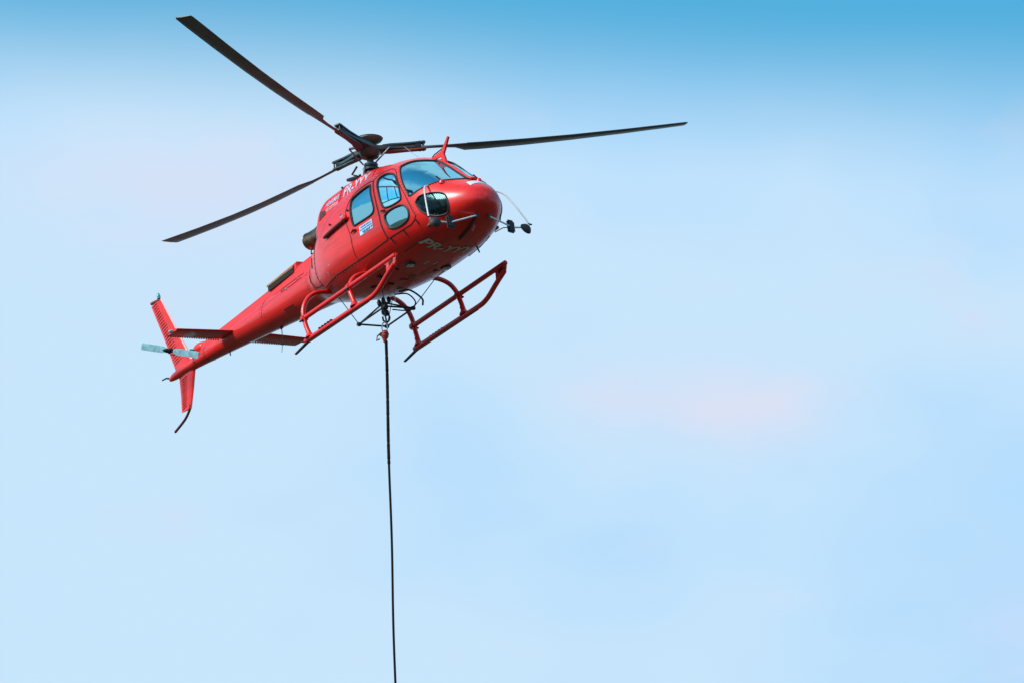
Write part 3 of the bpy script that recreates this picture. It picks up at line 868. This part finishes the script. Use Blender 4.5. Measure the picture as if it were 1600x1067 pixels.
def rot_dir(az, fl):
    return Vector((math.cos(az) * math.cos(fl), math.sin(az) * math.cos(fl), math.sin(fl)))
BL = [(math.radians(66.9), math.radians(.2), 'blade pointing ahead to the left of the cabin'),
      (math.radians(186.8), math.radians(4.0), 'blade pointing back over the tail boom'),
      (math.radians(-65.5), math.radians(12.2), 'blade pointing out to the right side, tip raised')]
STRIPE = simple('blade_edge_steel', (.10, .11, .115), .35, .6)
for bi, (az, fl, lab) in enumerate(BL):
    d = rot_dir(az, fl)
    chd = Vector((math.sin(az), -math.cos(az), 0))             # clockwise rotor: leading edge side
    chd = (chd - d * chd.dot(d)).normalized()
    nup = d.cross(chd) * -1
    if nup.z < 0: nup = -nup
    # flexible star arm and twin sleeve plates
    arm = MB()
    nn = 7
    sec = []
    for i in range(nn):
        r_ = .10 + i * (.78 - .10) / (nn - 1)
        w = [.15, .14, .11, .08, .06, .05, .045][i]; t_ = [.035, .032, .026, .02, .018, .018, .018][i]
        c = HUB + d * r_ - nup * .01
        sec += [c + chd * w + nup * t_, c - chd * w + nup * t_, c - chd * w - nup * t_, c + chd * w - nup * t_]
    fa = []
    for i in range(nn - 1):
        for k in range(4): fa.append((i * 4 + k, i * 4 + (k + 1) % 4, (i + 1) * 4 + (k + 1) % 4, (i + 1) * 4 + k))
    fa += [(3, 2, 1, 0), tuple((nn - 1) * 4 + k for k in range(4))]
    arm.add(sec, fa)
    arm.build('star_arm', ARMM if bi == 0 else TEALM, hub)
    rm = Matrix((d, chd, nup)).transposed()
    for up_ in (1, -1):
        sp = MB()
        P_ = []
        for r_, w in ((.22, .04), (.35, .065), (.62, .05), (.90, .06), (.94, .048)):
            P_.append((r_, w))
        ring = [HUB + d * r_ + chd * w + nup * (.058 * up_) for r_, w in P_] + [HUB + d * r_ - chd * w + nup * (.058 * up_) for r_, w in reversed(P_)]
        sp.plate(ring, .024)
        sp.build('sleeve_plate', TEALM if up_ > 0 else (RUST if bi == 0 else TEALM), hub)
    MB().box(HUB + d * .80, (.13, .10, .10), rm, .02).build('frequency_adapter', BLACKM, hub)
    MB().box(HUB + d * .28, (.12, .10, .10), rm, .03).build('spherical_bearing', BLACKM, hub)
    bo = MB()
    for r_ in (.84, .90):
        for s_w in (-.035, .035):
            c = HUB + d * r_ + chd * s_w
            bo.tube([c - nup * .08, c + nup * .08], .013, 7)
    bo.build('sleeve_bolts', BLACKM, hub)
    # pitch link from swashplate to horn
    horn = HUB + d * .30 + chd * .20 - nup * .05
    MB().tube([HUB + d * .26 - nup * .05, horn], .022, 7).build('pitch_horn', ARMM, hub)
    MB().tube([Vector((.015, .012, 2.81)) + (d * .07 + chd * .10), horn], .014, 7).build('pitch_link', GREYM, hub)
    # blade: slim root spar, then full chord with twist and slight upward flex
    secs = []
    for r_, lead, trail, th in ((.86, .045, .045, .55), (1.05, .055, .05, .40), (1.25, .06, .06, .30), (1.45, .075, .10, .18), (1.62, .085, .25, .12), (1.9, .085, .265, .12), (2.6, .085, .265, .115), (3.4, .085, .265, .11), (4.3, .085, .265, .105), (5.0, .085, .265, .10), (5.30, .08, .26, .09), (5.345, .05, .25, .06)):
        tw = math.radians(np.interp(r_, [.9, 1.6, 5.345], [7, 5, -6]) + (-6, 9, 19)[bi])
        cd = chd * math.cos(tw) + nup * math.sin(tw); nd = nup * math.cos(tw) - chd * math.sin(tw)
        flex = -.10 * math.sin(PI * min(1, r_ / 5.345)) * (1.0 if bi != 0 else .6)
        c = HUB + d * r_ + nup * flex
        secs.append((c + cd * lead, c - cd * trail, th, nd))
    b = wing(secs, 'rotor_blade', BLADE, hub)
    b['label'] = 'long dark main rotor ' + lab
    es = MB()
    es.tube([s[0] + (Vector(s[0]) - Vector(s[1])).normalized() * .0 for s in secs[4:]], .010, 6)
    es.build('erosion_strip', STRIPE, hub)

# ------------------------------------------------------------------ landing gear
YK = 1.055
def arc(pts, n=5): return smooth_curve(pts, n)
for side in (-1, 1):
    nm = 'right' if side < 0 else 'left'
    y = side * YK
    sk = MB()
    path = arc([(-1.05, y, .045), (-.5, y, .04), (.4, y, .03), (.95, y, .02), (1.15, y, .03), (1.32, y, .075), (1.50, y, .155), (1.64, y, .215), (1.86, y, .30)], 5)
    sk.tube(path, .043, 12)
    skid = sk.build('landing_skid', RED_PLAIN, HELI)
    skid['label'] = 'red landing skid on the %s side with long step bar' % nm
    br = MB(); br.tube([(-1.06, y, .425), (1.93, y, .425)], .042, 12)
    br.build('step_bar', RED_PLAIN, skid)
    MB().plate([(1.50, y, .42), (1.93, y, .455), (1.955, y, .41), (1.90, y, .29), (1.80, y, .25), (1.66, y, .21), (1.60, y, .19), (1.62, y, .36)], .03).build('toe_gusset', RED_PLAIN, skid)
    MB().plate([(1.71, y, .375), (1.85, y, .385), (1.82, y, .31), (1.72, y, .285)], .036).build('gusset_shade_plate', DARK, skid)  # near-black plate paints a shaded hole onto the solid gusset
    for c in ((1.90, y, .37), (1.86, y, .31), (1.68, y, .32)):
        MB().tube([(c[0], y - .024, c[2]), (c[0], y + .024, c[2])], .016, 8).build('toe_bolt', STEEL, skid)
    MB().plate([(-.95, y - .03, .020), (-.95, y + .03, .020), (-1.40, y + .02, -.045), (-1.40, y - .02, -.045)], .02).build('wear_strip', BLACKM, skid)
    gp = MB()
    for k in range(5): gp.box((-.55 + k * .09, y + side * .02, .085), (.05, .05, .02), None, .004)
    gp.build('grip_pads', BLACK, skid)
    MB().plate([(-1.0, y - .012, -.004), (.95, y - .012, -.022), (.95, y + .012, -.022), (-1.0, y + .012, -.004)], .012).build('wear_plate', BLACKM, skid)
    for X_, z_ in ((-1.0, .425), (.44, .425)):
        MB().box((X_, y, z_), (.13, .11, .11), None, .025).build('bar_clamp', RED_PLAIN, skid)
        MB().tube([(X_ + .05, y, .20), (X_ + .08, y, .13), (X_ + .09, y, .06)], [.04, .045, .085], 10).build('tube_saddle', RED_PLAIN, skid)
        MB().tube([(X_ - .05, y + side * .06, z_ - .045), (X_ + .05, y + side * .06, z_ - .045)], .016, 6).build('clamp_bolt', BLACKM, skid)
for X_, prof in ((.44, ((1.055, .09), (1.06, .25), (1.055, .38), (1.015, .50), (.90, .62), (.70, .69), (.40, .71))),
                 (-1.0, ((1.055, .09), (1.065, .30), (1.055, .54), (.985, .71), (.87, .83), (.70, .905), (.40, .93)))):
    half = [(X_ + .10 * max(0, (.40 - z) / .31), y, z) for y, z in prof]
    pts = [(a, -b, c) for a, b, c in half] + [(X_, 0, prof[-1][1])] + half[::-1]
    MB().tube(smooth_curve(pts, 5), .040, 12).build('cross_tube', RED_PLAIN, HELI)

# ------------------------------------------------------------------ belly fittings
def belly(X_, y, d=0.0): return Vector((X_, y, float(FUS.zbot(X_, y)) - d))
for X_, y in ((1.27, -.36), (1.27, .33)):
    c = belly(X_, y)
    o = MB().lathe([(.085, -.02), (.09, .02), (.08, .03)], c, (0, 0, -1), 18).build('landing_light', BLACKM, HELI)
    MB().lathe([(.074, .022), (.07, .035), (.03, .045), (.004, .047)], c, (0, 0, -1), 18).build('lamp_glass', LENS, o)
for X_, y, sx, sy, m_ in ((1.45, -.16, .13, .035, DECAL_G), (1.47, .0, .13, .035, DECAL_G), (.82, -.05, .12, .09, GREENM), (.66, -.10, .06, .14, REDHOOK), (.98, -.47, .05, .13, DARK),
                          (1.14, .23, .06, .12, DARK), (.55, -.46, .10, .14, DARK), (.40, -.20, .07, .10, DARK), (.2, .1, .08, .1, GREENM), (.1, -.35, .12, .05, DARK)):
    c = [belly(X_ + a * sx / 2, y + b * sy / 2, .006) for a, b in ((-1, -1), (1, -1), (1, 1), (-1, 1))]
    MB().plate(c, .006).build('belly_plate', m_, fuselage)
# lower wire cutter under the nose, with strut
wc = MB()
xs_ = np.linspace(2.42, 2.98, 10)
wc.tube([belly(x, -.12, .02) for x in xs_], [.012] + [.022] * 8 + [.012], 6)
lo_w = wc.build('lower_wire_cutter', BLACKM, HELI)
MB().plate([belly(2.70, -.12, .02), belly(2.92, -.12, .02), belly(2.95, -.12, .16), belly(2.88, -.12, .17)], .014).build('cutter_blade', RED_DARK, lo_w)
MB().tube([belly(2.1, .43, .0), belly(2.12, .45, .12)], .013, 6).build('belly_antenna', BLACKM, HELI)
for y in (-.62, .62):
    MB().tube([belly(1.55, y, .004), belly(1.95, y * .97, .004), belly(2.35, y * .86, .004)], .009, 5).build('belly_seam', SEAM, fuselage)
MB().tube(smooth_curve([belly(.95, .05, .02), belly(1.15, .12, .04), belly(1.28, .18, .05), belly(1.30, .10, .03)], 4), .010, 6).build('belly_hose', TAN, HELI)

# ------------------------------------------------------------------ upper wire cutter
uw = MB()
strut = [FUS.off(X_, PI / 2, d) for X_, d in ((2.86, .02), (2.60, .07), (2.30, .09), (2.06, .08))]
strut = [Vector((float(p[0]), 0, float(p[2]))) for p in strut]
uw.tube(strut, [.028, .034, .036, .038], 8)
cut = uw.build('upper_wire_cutter', RED_PLAIN, HELI)
MB().plate([(1.838, 0, 2.213), (2.143, 0, 2.226), (2.245, 0, 2.295), (2.375, 0, 2.392), (2.4, 0, 2.371), (2.296, 0, 2.253), (2.197, 0, 2.155), (2.245, 0, 1.98), (2.135, 0, 2.038), (2.109, 0, 2.138), (1.917, 0, 2.16)], .035).build('cutter_blade', RED_PLAIN, cut)
MB().tube([(1.806, 0, 2.213), (1.898, 0, 2.246), (2.193, 0, 2.258)], .010, 6).build('cutter_brace', BLACKM, cut)
MB().box((2.88, 0, 1.47), (.14, .12, .03), Matrix.Rotation(.55, 3, 'Y'), .008).build('cutter_foot', RED_PLAIN, cut)
for y0, X_ in ((-.45, 2.66), (.08, 2.95)):
    a_ = math.acos(min(1, (abs(y0) / .62)))
    zt, zb, hw, zc, n1, n2 = FUS.par(X_)
    z = float(zc + (zt - zc) * (1 - min(1, abs(y0) / hw) ** n1) ** (1 / n1))
    wp = MB(); wp.lathe([(.05, -.01), (.04, .03), (.02, .05)], (X_, y0, z), (.5, 0, 1), 10)
    w_o = wp.build('wiper_mount', RED_PLAIN, HELI)
    MB().tube([(X_, y0, z + .03), (X_ - .06, y0 - .05, z + .13)], .014, 6).build('wiper_spindle', BLACKM, w_o)
# wiper arm lying up the left pane
MB().tube([tuple(FUS.off(X_, a_, .02, 1)) for X_, a_ in ((2.04, 1.52), (2.2, 1.40), (2.35, 1.36), (2.50, 1.34))], [.018, .022, .014, .006], 6).build('wiper_arm', BLACKM, HELI)

# ------------------------------------------------------------------ mirror frames either side of the nose
for side in (-1, 1):
    nm = 'right' if side < 0 else 'left'
    A = FUS.off(2.47, .56, .0, side)
    fr = MB()
    path = smooth_curve([tuple(A), (2.62, side * .78, 1.32), (2.84, side * .93, .86), (2.90, side * .955, .70), (2.915, side * .90, .655), (2.925, side * .62, .63), (2.96, side * .50, .65), (3.03, side * .13, .745)], 5)
    fr.tube(path, .014, 8)
    mf = fr.build('mirror_frame', PALE, HELI)
    mf['label'] = 'thin pale tube frame carrying mirrors on the %s of the nose' % nm
    MB().box((3.03, side * .11, .755), (.07, .06, .05), Matrix.Rotation(-.8, 3, 'Y'), .01).build('frame_foot', GREYM, mf)
    m1 = MB(); m1.box((2.93, side * .58, .640), (.045, .17, .22), Matrix.Rotation(.25, 3, 'Z'), .03)
    o = m1.build('rectangular_mirror', BLACK, mf)
    MB().box((2.905, side * .58, .640), (.006, .14, .19), Matrix.Rotation(.25, 3, 'Z'), .002).build('mirror_face', STEEL, o)
    m2 = MB(); m2.lathe([(.02, .07), (.07, .05), (.10, .01), (.105, 0), (.09, -.004)], (2.92, side * .87, .62), (.9, side * .2, .35), 20)
    o = m2.build('round_mirror', BLACK, mf)
    MB().lathe([(.088, -.008), (.05, -.014), (.004, -.016)], (2.92, side * .87, .62), (.9, side * .2, .35), 20).build('mirror_face', STEEL, o)
    MB().tube([(2.925, side * .70, .64), (2.90, side * .45, .62), (2.72, side * .40, .61)], .008, 6).build('frame_stay', BLACKM, mf)
    MB().tube([(2.89, side * .955, .72), (2.93, side * 1.0, .70)], [.02, .012], 6).build('frame_clamp', BLACKM, mf)
MB().tube([(1.35, .1, 2.40), (1.10, .1, 2.62), (.93, .1, 2.78)], .004, 5).build('roof_aerial', STEEL, HELI)

# ------------------------------------------------------------------ cabin interior
fl = MB(); fl.box((1.2, 0, .80), (2.6, 1.30, .05), None, .01); fl.build('cabin_floor', simple('cabin_floor_brown', (.20, .09, .06), .7), HELI)
MB().box((.25, 0, 1.45), (.06, 1.50, 1.25), None, .02).build('rear_bulkhead', LINER, HELI)
for y in (-.40, .40):
    s_ = MB(); s_.box((1.55, y, 1.02), (.50, .46, .14), None, .05)
    s_.box((1.28, y, 1.40), (.13, .46, .74), Matrix.Rotation(-.15, 3, 'Y'), .05)
    seat = s_.build('seat', SEATM, HELI)
    MB().box((1.22, y, 1.83), (.09, .26, .17), Matrix.Rotation(-.15, 3, 'Y'), .03).build('headrest', SEATM, seat)
for y in (-.55, -.18, .18, .55):
    s_ = MB(); s_.box((.58, y, 1.00), (.46, .34, .12), None, .04)
    s_.box((.36, y, 1.34), (.10, .34, .62), Matrix.Rotation(-.1, 3, 'Y'), .04)
    s_.build('seat', SEATM, HELI)
ip = MB(); ip.box((2.42, .05, 1.22), (.22, .75, .30), Matrix.Rotation(-.25, 3, 'Y'), .05); ip.box((2.25, .0, .98), (.5, .22, .28), None, .03)
ipo = ip.build('instrument_panel', PANEL, HELI)
for k, (yy, zz) in enumerate(((-.2, 1.29), (-.05, 1.29), (.1, 1.29), (.25, 1.29), (-.12, 1.17), (.03, 1.17), (.18, 1.17))):
    MB().lathe([(.055, 0), (.05, .012)], (2.30 + .02 * (zz - 1.17) / .12, yy, zz), (-1, 0, -.25), 14).build('gauge', GREYM, ipo)
MB().tube([(1.95, -.40, .83), (1.98, -.40, 1.05), (1.90, -.40, 1.25)], [.015, .013, .02], 8).build('control_stick', BLACKM, HELI)
for y in (-.5, -.3, .3, .5):
    MB().box((2.42, y, .92), (.03, .10, .14), Matrix.Rotation(.5, 3, 'Y'), .01).build('pedal', STEEL, HELI)

# ------------------------------------------------------------------ sling frame and cargo hook under the belly
sf = MB()
X0, X1, YS, ZS = -.60, .24, .27, .22
cor = [(X0, -YS, ZS), (X1, -YS, ZS), (X1, YS, ZS), (X0, YS, ZS)]
for i in range(4): sf.tube([cor[i], cor[(i + 1) % 4]], .016, 7)
apex = (-.19, 0, .43)
for c in cor: sf.tube([c, (apex[0] + (c[0] - apex[0]) * .12, c[1] * .12, .43)], .014, 7)
sling = sf.build('sling_frame', BLACKM, HELI)
for c, a in zip(cor, ((-.75, -.62), (.62, -.55), (.62, .55), (-.75, .62))):
    MB().tube([c, belly(a[0], a[1])], .007, 6).build('suspension_cable', BLACKM, sling)
    MB().lathe([(.03, -.03), (.038, 0), (.03, .03)], c, (0, 1, 0), 10).build('cable_joint', BLACKM, sling)
for y in (.27, .55):
    pass
MB().tube(smooth_curve([(.10, .05, .50), (.22, .22, .47), (.20, .36, .33), (.02, .30, .27), (-.12, .10, .32)], 6), .012, 6).build('release_hose', BLACKM, sling)
MB().tube(smooth_curve([(.18, .08, .52), (.32, .20, .50), (.34, .40, .36), (.25, .46, .28)], 6), .016, 6).build('electric_cable', BLACKM, sling)
for xy in ((.02, .10), (-.1, -.16)):
    MB().tube([belly(xy[0], xy[1]), (xy[0] - .02, xy[1], .40)], .005, 5).build('hook_line', STEEL, sling)
hk = MB()
hk.box((-.19, 0, .40), (.13, .10, .17), None, .03)
hk.box((-.19, 0, .29), (.09, .13, .12), None, .03)
hook = hk.build('cargo_hook', BLACKM, HELI)
MB().tube(smooth_curve([(-.19, .04, .27), (-.17, .06, .20), (-.19, .03, .13), (-.22, -.03, .15), (-.21, -.05, .22)], 5), .016, 7).build('hook_beam', BLACKM, hook)
MB().tube([(-.16, -.05, .36), (-.09, -.08, .24), (-.10, -.06, .10)], .014, 6).build('hook_lever', BLACKM, hook)
for c in ((-.19, 0, .50), (-.25, -.05, .48), (-.12, .06, .49)):
    MB().lathe([(.03, -.05), (.04, 0), (.02, .05)], c, (0, 0, 1), 10).build('hook_fitting', BLACKM, hook)

# ------------------------------------------------------------------ long line hanging from the cargo hook (own thing)
p0 = HM @ Vector((-.20, -.035, .10))
LINE = bpy.data.objects.new('long_line', None)
COL.objects.link(LINE)
LINE.location = p0
LINE['label'] = 'long black sling rope hanging straight down from the hook under the helicopter'
LINE['category'] = 'rope'
lk = MB()
ring = [(.045 * math.cos(t), 0, -.07 + .09 * math.sin(t)) for t in np.linspace(0, 2 * PI, 17)[:-1]]
lk.tube(ring, .011, 6, closed=True)
lk.build('steel_link', STEEL, LINE)
sw = MB()
sw.lathe([(.025, .03), (.05, .01), (.065, -.04), (.058, -.09), (.035, -.13), (.027, -.17)], (.005, 0, -.15), (0, 0, 1), 16)
sw.box((-.055, .02, -.19), (.07, .05, .05), None, .015)
swo = sw.build('swivel', REDHOOK, LINE)
MB().tube([( -.05, 0, -.16), (-.12, 0, -.22), (-.13, 0, -.30), (-.08, 0, -.27)], .014, 6).build('swivel_latch', BLACKM, swo)
MB().lathe([(.058, -.01), (.070, .0), (.058, .01)], (.005, 0, -.185), (0, 0, 1), 16).build('swivel_band', BLACKM, swo)
def rope_at(s): return (.012 + .030 * s - .00015 * s * s + .006 * math.sin(s * 2.1), .012 * s, -s)
s1 = [rope_at(s) for s in np.linspace(.30, 2.42, 60)]
rs = [.0255 + .003 * math.sin(i * 2.4) * (1 if i % 7 < 2 else .2) for i in range(60)]
MB().tube(s1, rs, 10).build('rope_sleeve', ROPE, LINE)
MB().tube([rope_at(s) for s in np.linspace(2.40, 42, 260)], .0195, 8).build('rope', ROPE, LINE)
e = rope_at(42)
MB().tube(smooth_curve([e, (e[0], e[1], e[2] - .2), (e[0] + .10, e[1], e[2] - .34), (e[0], e[1], e[2] - .46), (e[0] - .10, e[1], e[2] - .36)], 5), .02, 8).build('load_hook', STEEL, LINE)

# ------------------------------------------------------------------ pilot in the right seat
PER = bpy.data.objects.new('person', None)
COL.objects.link(PER)
PER.matrix_world = HM @ Matrix.Translation((1.50, -.40, 1.09))
PER['label'] = 'pilot in pale shirt seated behind the right windshield pane'
PER['category'] = 'person'
def skin_mesh(name, vs, es, rad, mat, parent, root=0, sub=2):
    me = bpy.data.meshes.new(name)
    me.from_pydata(vs, es, [])
    o = bpy.data.objects.new(name, me); COL.objects.link(o); o.parent = parent
    md = o.modifiers.new('skin', 'SKIN')
    for i, r in enumerate(rad):
        me.skin_vertices[0].data[i].radius = (r, r) if not isinstance(r, tuple) else r
        me.skin_vertices[0].data[i].use_root = (i == root)
    md.use_smooth_shade = True
    sb = o.modifiers.new('sub', 'SUBSURF'); sb.levels = sub; sb.render_levels = sub
    me.materials.append(mat)
    return o
# pelvis, chest, neck, head, arms to hands with fingers, legs to feet
V = [(-.08, 0, .08), (-.10, 0, .28), (-.08, 0, .48), (-.05, 0, .60), (-.02, 0, .70), (.02, 0, .80), (.01, 0, .90)]
Ed = [(0, 1), (1, 2), (2, 3), (3, 4), (4, 5), (5, 6)]
Rr = [(.15, .12), (.14, .11), (.15, .11), (.07, .07), (.062, .062), (.10, .085), (.075, .07)]
def chain(start, pts, rads):
    k = start
    for p, r in zip(pts, rads):
        V.append(p); Rr.append(r); Ed.append((k, len(V) - 1)); k = len(V) - 1
    return k
for s in (-1, 1):
    hand = chain(2, [(-.08, s * .19, .50), (.05, s * .24, .28), (.28, s * (.10 if s > 0 else .18), .20), (.34, s * (.07 if s > 0 else .15), .20), (.39, s * (.06 if s > 0 else .14), .20)], [.065, .05, .035, .032, .030])
    hx, hy, hz = V[hand]
    for k, (dy, ln) in enumerate(((-.03, .075), (-.01, .085), (.01, .08), (.03, .065))):
        chain(hand, [(hx + .03, hy + dy, hz + .01), (hx + .03 + ln * .6, hy + dy, hz - .005), (hx + .03 + ln * .8, hy + dy, hz - .035)], [.010, .009, .008])
    chain(hand - 1, [(hx - .01, hy - s * .05, hz + .02), (hx + .03, hy - s * .06, hz + .01)], [.011, .009])
    chain(0, [(.02, s * .10, .06), (.40, s * .13, .10), (.62, s * .13, -.22), (.66, s * .13, -.24), (.78, s * .13, -.22)], [.09, .065, .045, .04, .035])
body = skin_mesh('body', V, Ed, Rr, SKIN, PER)
# head with features
hm = bmesh.new()
bmesh.ops.create_uvsphere(hm, u_segments=32, v_segments=24, radius=1)
for q in hm.verts:
    x, y, z = q.co
    X_ = .102 * x; Y_ = .078 * y; Z_ = .122 * z
    if z < 0: Y_ *= 1 + .18 * z; X_ *= 1 + .05 * z
    if x > .5:
        X_ += .026 * math.exp(-((y / .16) ** 2 + ((z + .12) / .20) ** 2))       # nose
        X_ -= .014 * (math.exp(-(((y - .38) / .16) ** 2 + ((z - .05) / .13) ** 2)) + math.exp(-(((y + .38) / .16) ** 2 + ((z - .05) / .13) ** 2)))
        X_ += .008 * math.exp(-((y / .30) ** 2 + ((z + .50) / .08) ** 2)) - .006 * math.exp(-((y / .30) ** 2 + ((z + .44) / .03) ** 2))
        X_ += .010 * math.exp(-((y / .3) ** 2 + ((z + .80) / .15) ** 2))
    q.co = (.03 + X_, Y_, .84 + Z_)
me = bpy.data.meshes.new('face'); hm.to_mesh(me); hm.free()
me.polygons.foreach_set('use_smooth', [True] * len(me.polygons)); me.materials.append(SKIN)
o = bpy.data.objects.new('face', me); COL.objects.link(o); o.parent = PER
MB().lathe([(.078, .70 - .66), (.098, .10), (.100, .13), (.085, .19), (.05, .225), (.005, .235)], (.005, 0, .755), (-.25, 0, 1), 24).build('hair', HAIR, PER)
for s in (-1, 1):
    MB().lathe([(.013, -.004), (.010, .004), (.003, .007)], (.118, s * .030, .847), (1, 0, 0), 10).build('eye', BLACK, PER)
    MB().lathe([(.045, -.01), (.045, .025), (.03, .04)], (.02, s * .078, .835), (0, s, 0), 16).build('headset_cup', BLACKM, PER)
MB().tube([(.02, .085 * math.cos(t), .84 + .145 * math.sin(t)) for t in np.linspace(0, PI, 14)], .010, 6).build('headset_band', BLACKM, PER)
MB().tube(smooth_curve([(.03, .09, .82), (.11, .07, .77), (.14, .02, .765)], 4), .005, 6).build('headset_microphone', BLACKM, PER)
sv = [(-.08, 0, .06), (-.10, 0, .28), (-.08, 0, .48), (-.07, 0, .57)]
se = [(0, 1), (1, 2), (2, 3)]; sr = [(.165, .135), (.155, .125), (.165, .125), (.085, .085)]
for s in (-1, 1):
    k = len(sv)
    sv += [(-.08, s * .19, .50), (-.02, s * .215, .39)]; se += [(2, k), (k, k + 1)]; sr += [.078, .068]
skin_mesh('shirt', sv, se, sr, SHIRT, PER)
tv = [(-.08, 0, .08)]; te_ = []; trd = [(.16, .13)]
for s in (-1, 1):
    k = len(tv)
    tv += [(.02, s * .10, .06), (.40, s * .13, .10), (.61, s * .13, -.20)]; te_ += [(0, k), (k, k + 1), (k + 1, k + 2)]; trd += [.10, .075, .06]
skin_mesh('trousers', tv, te_, trd, TROUS, PER)
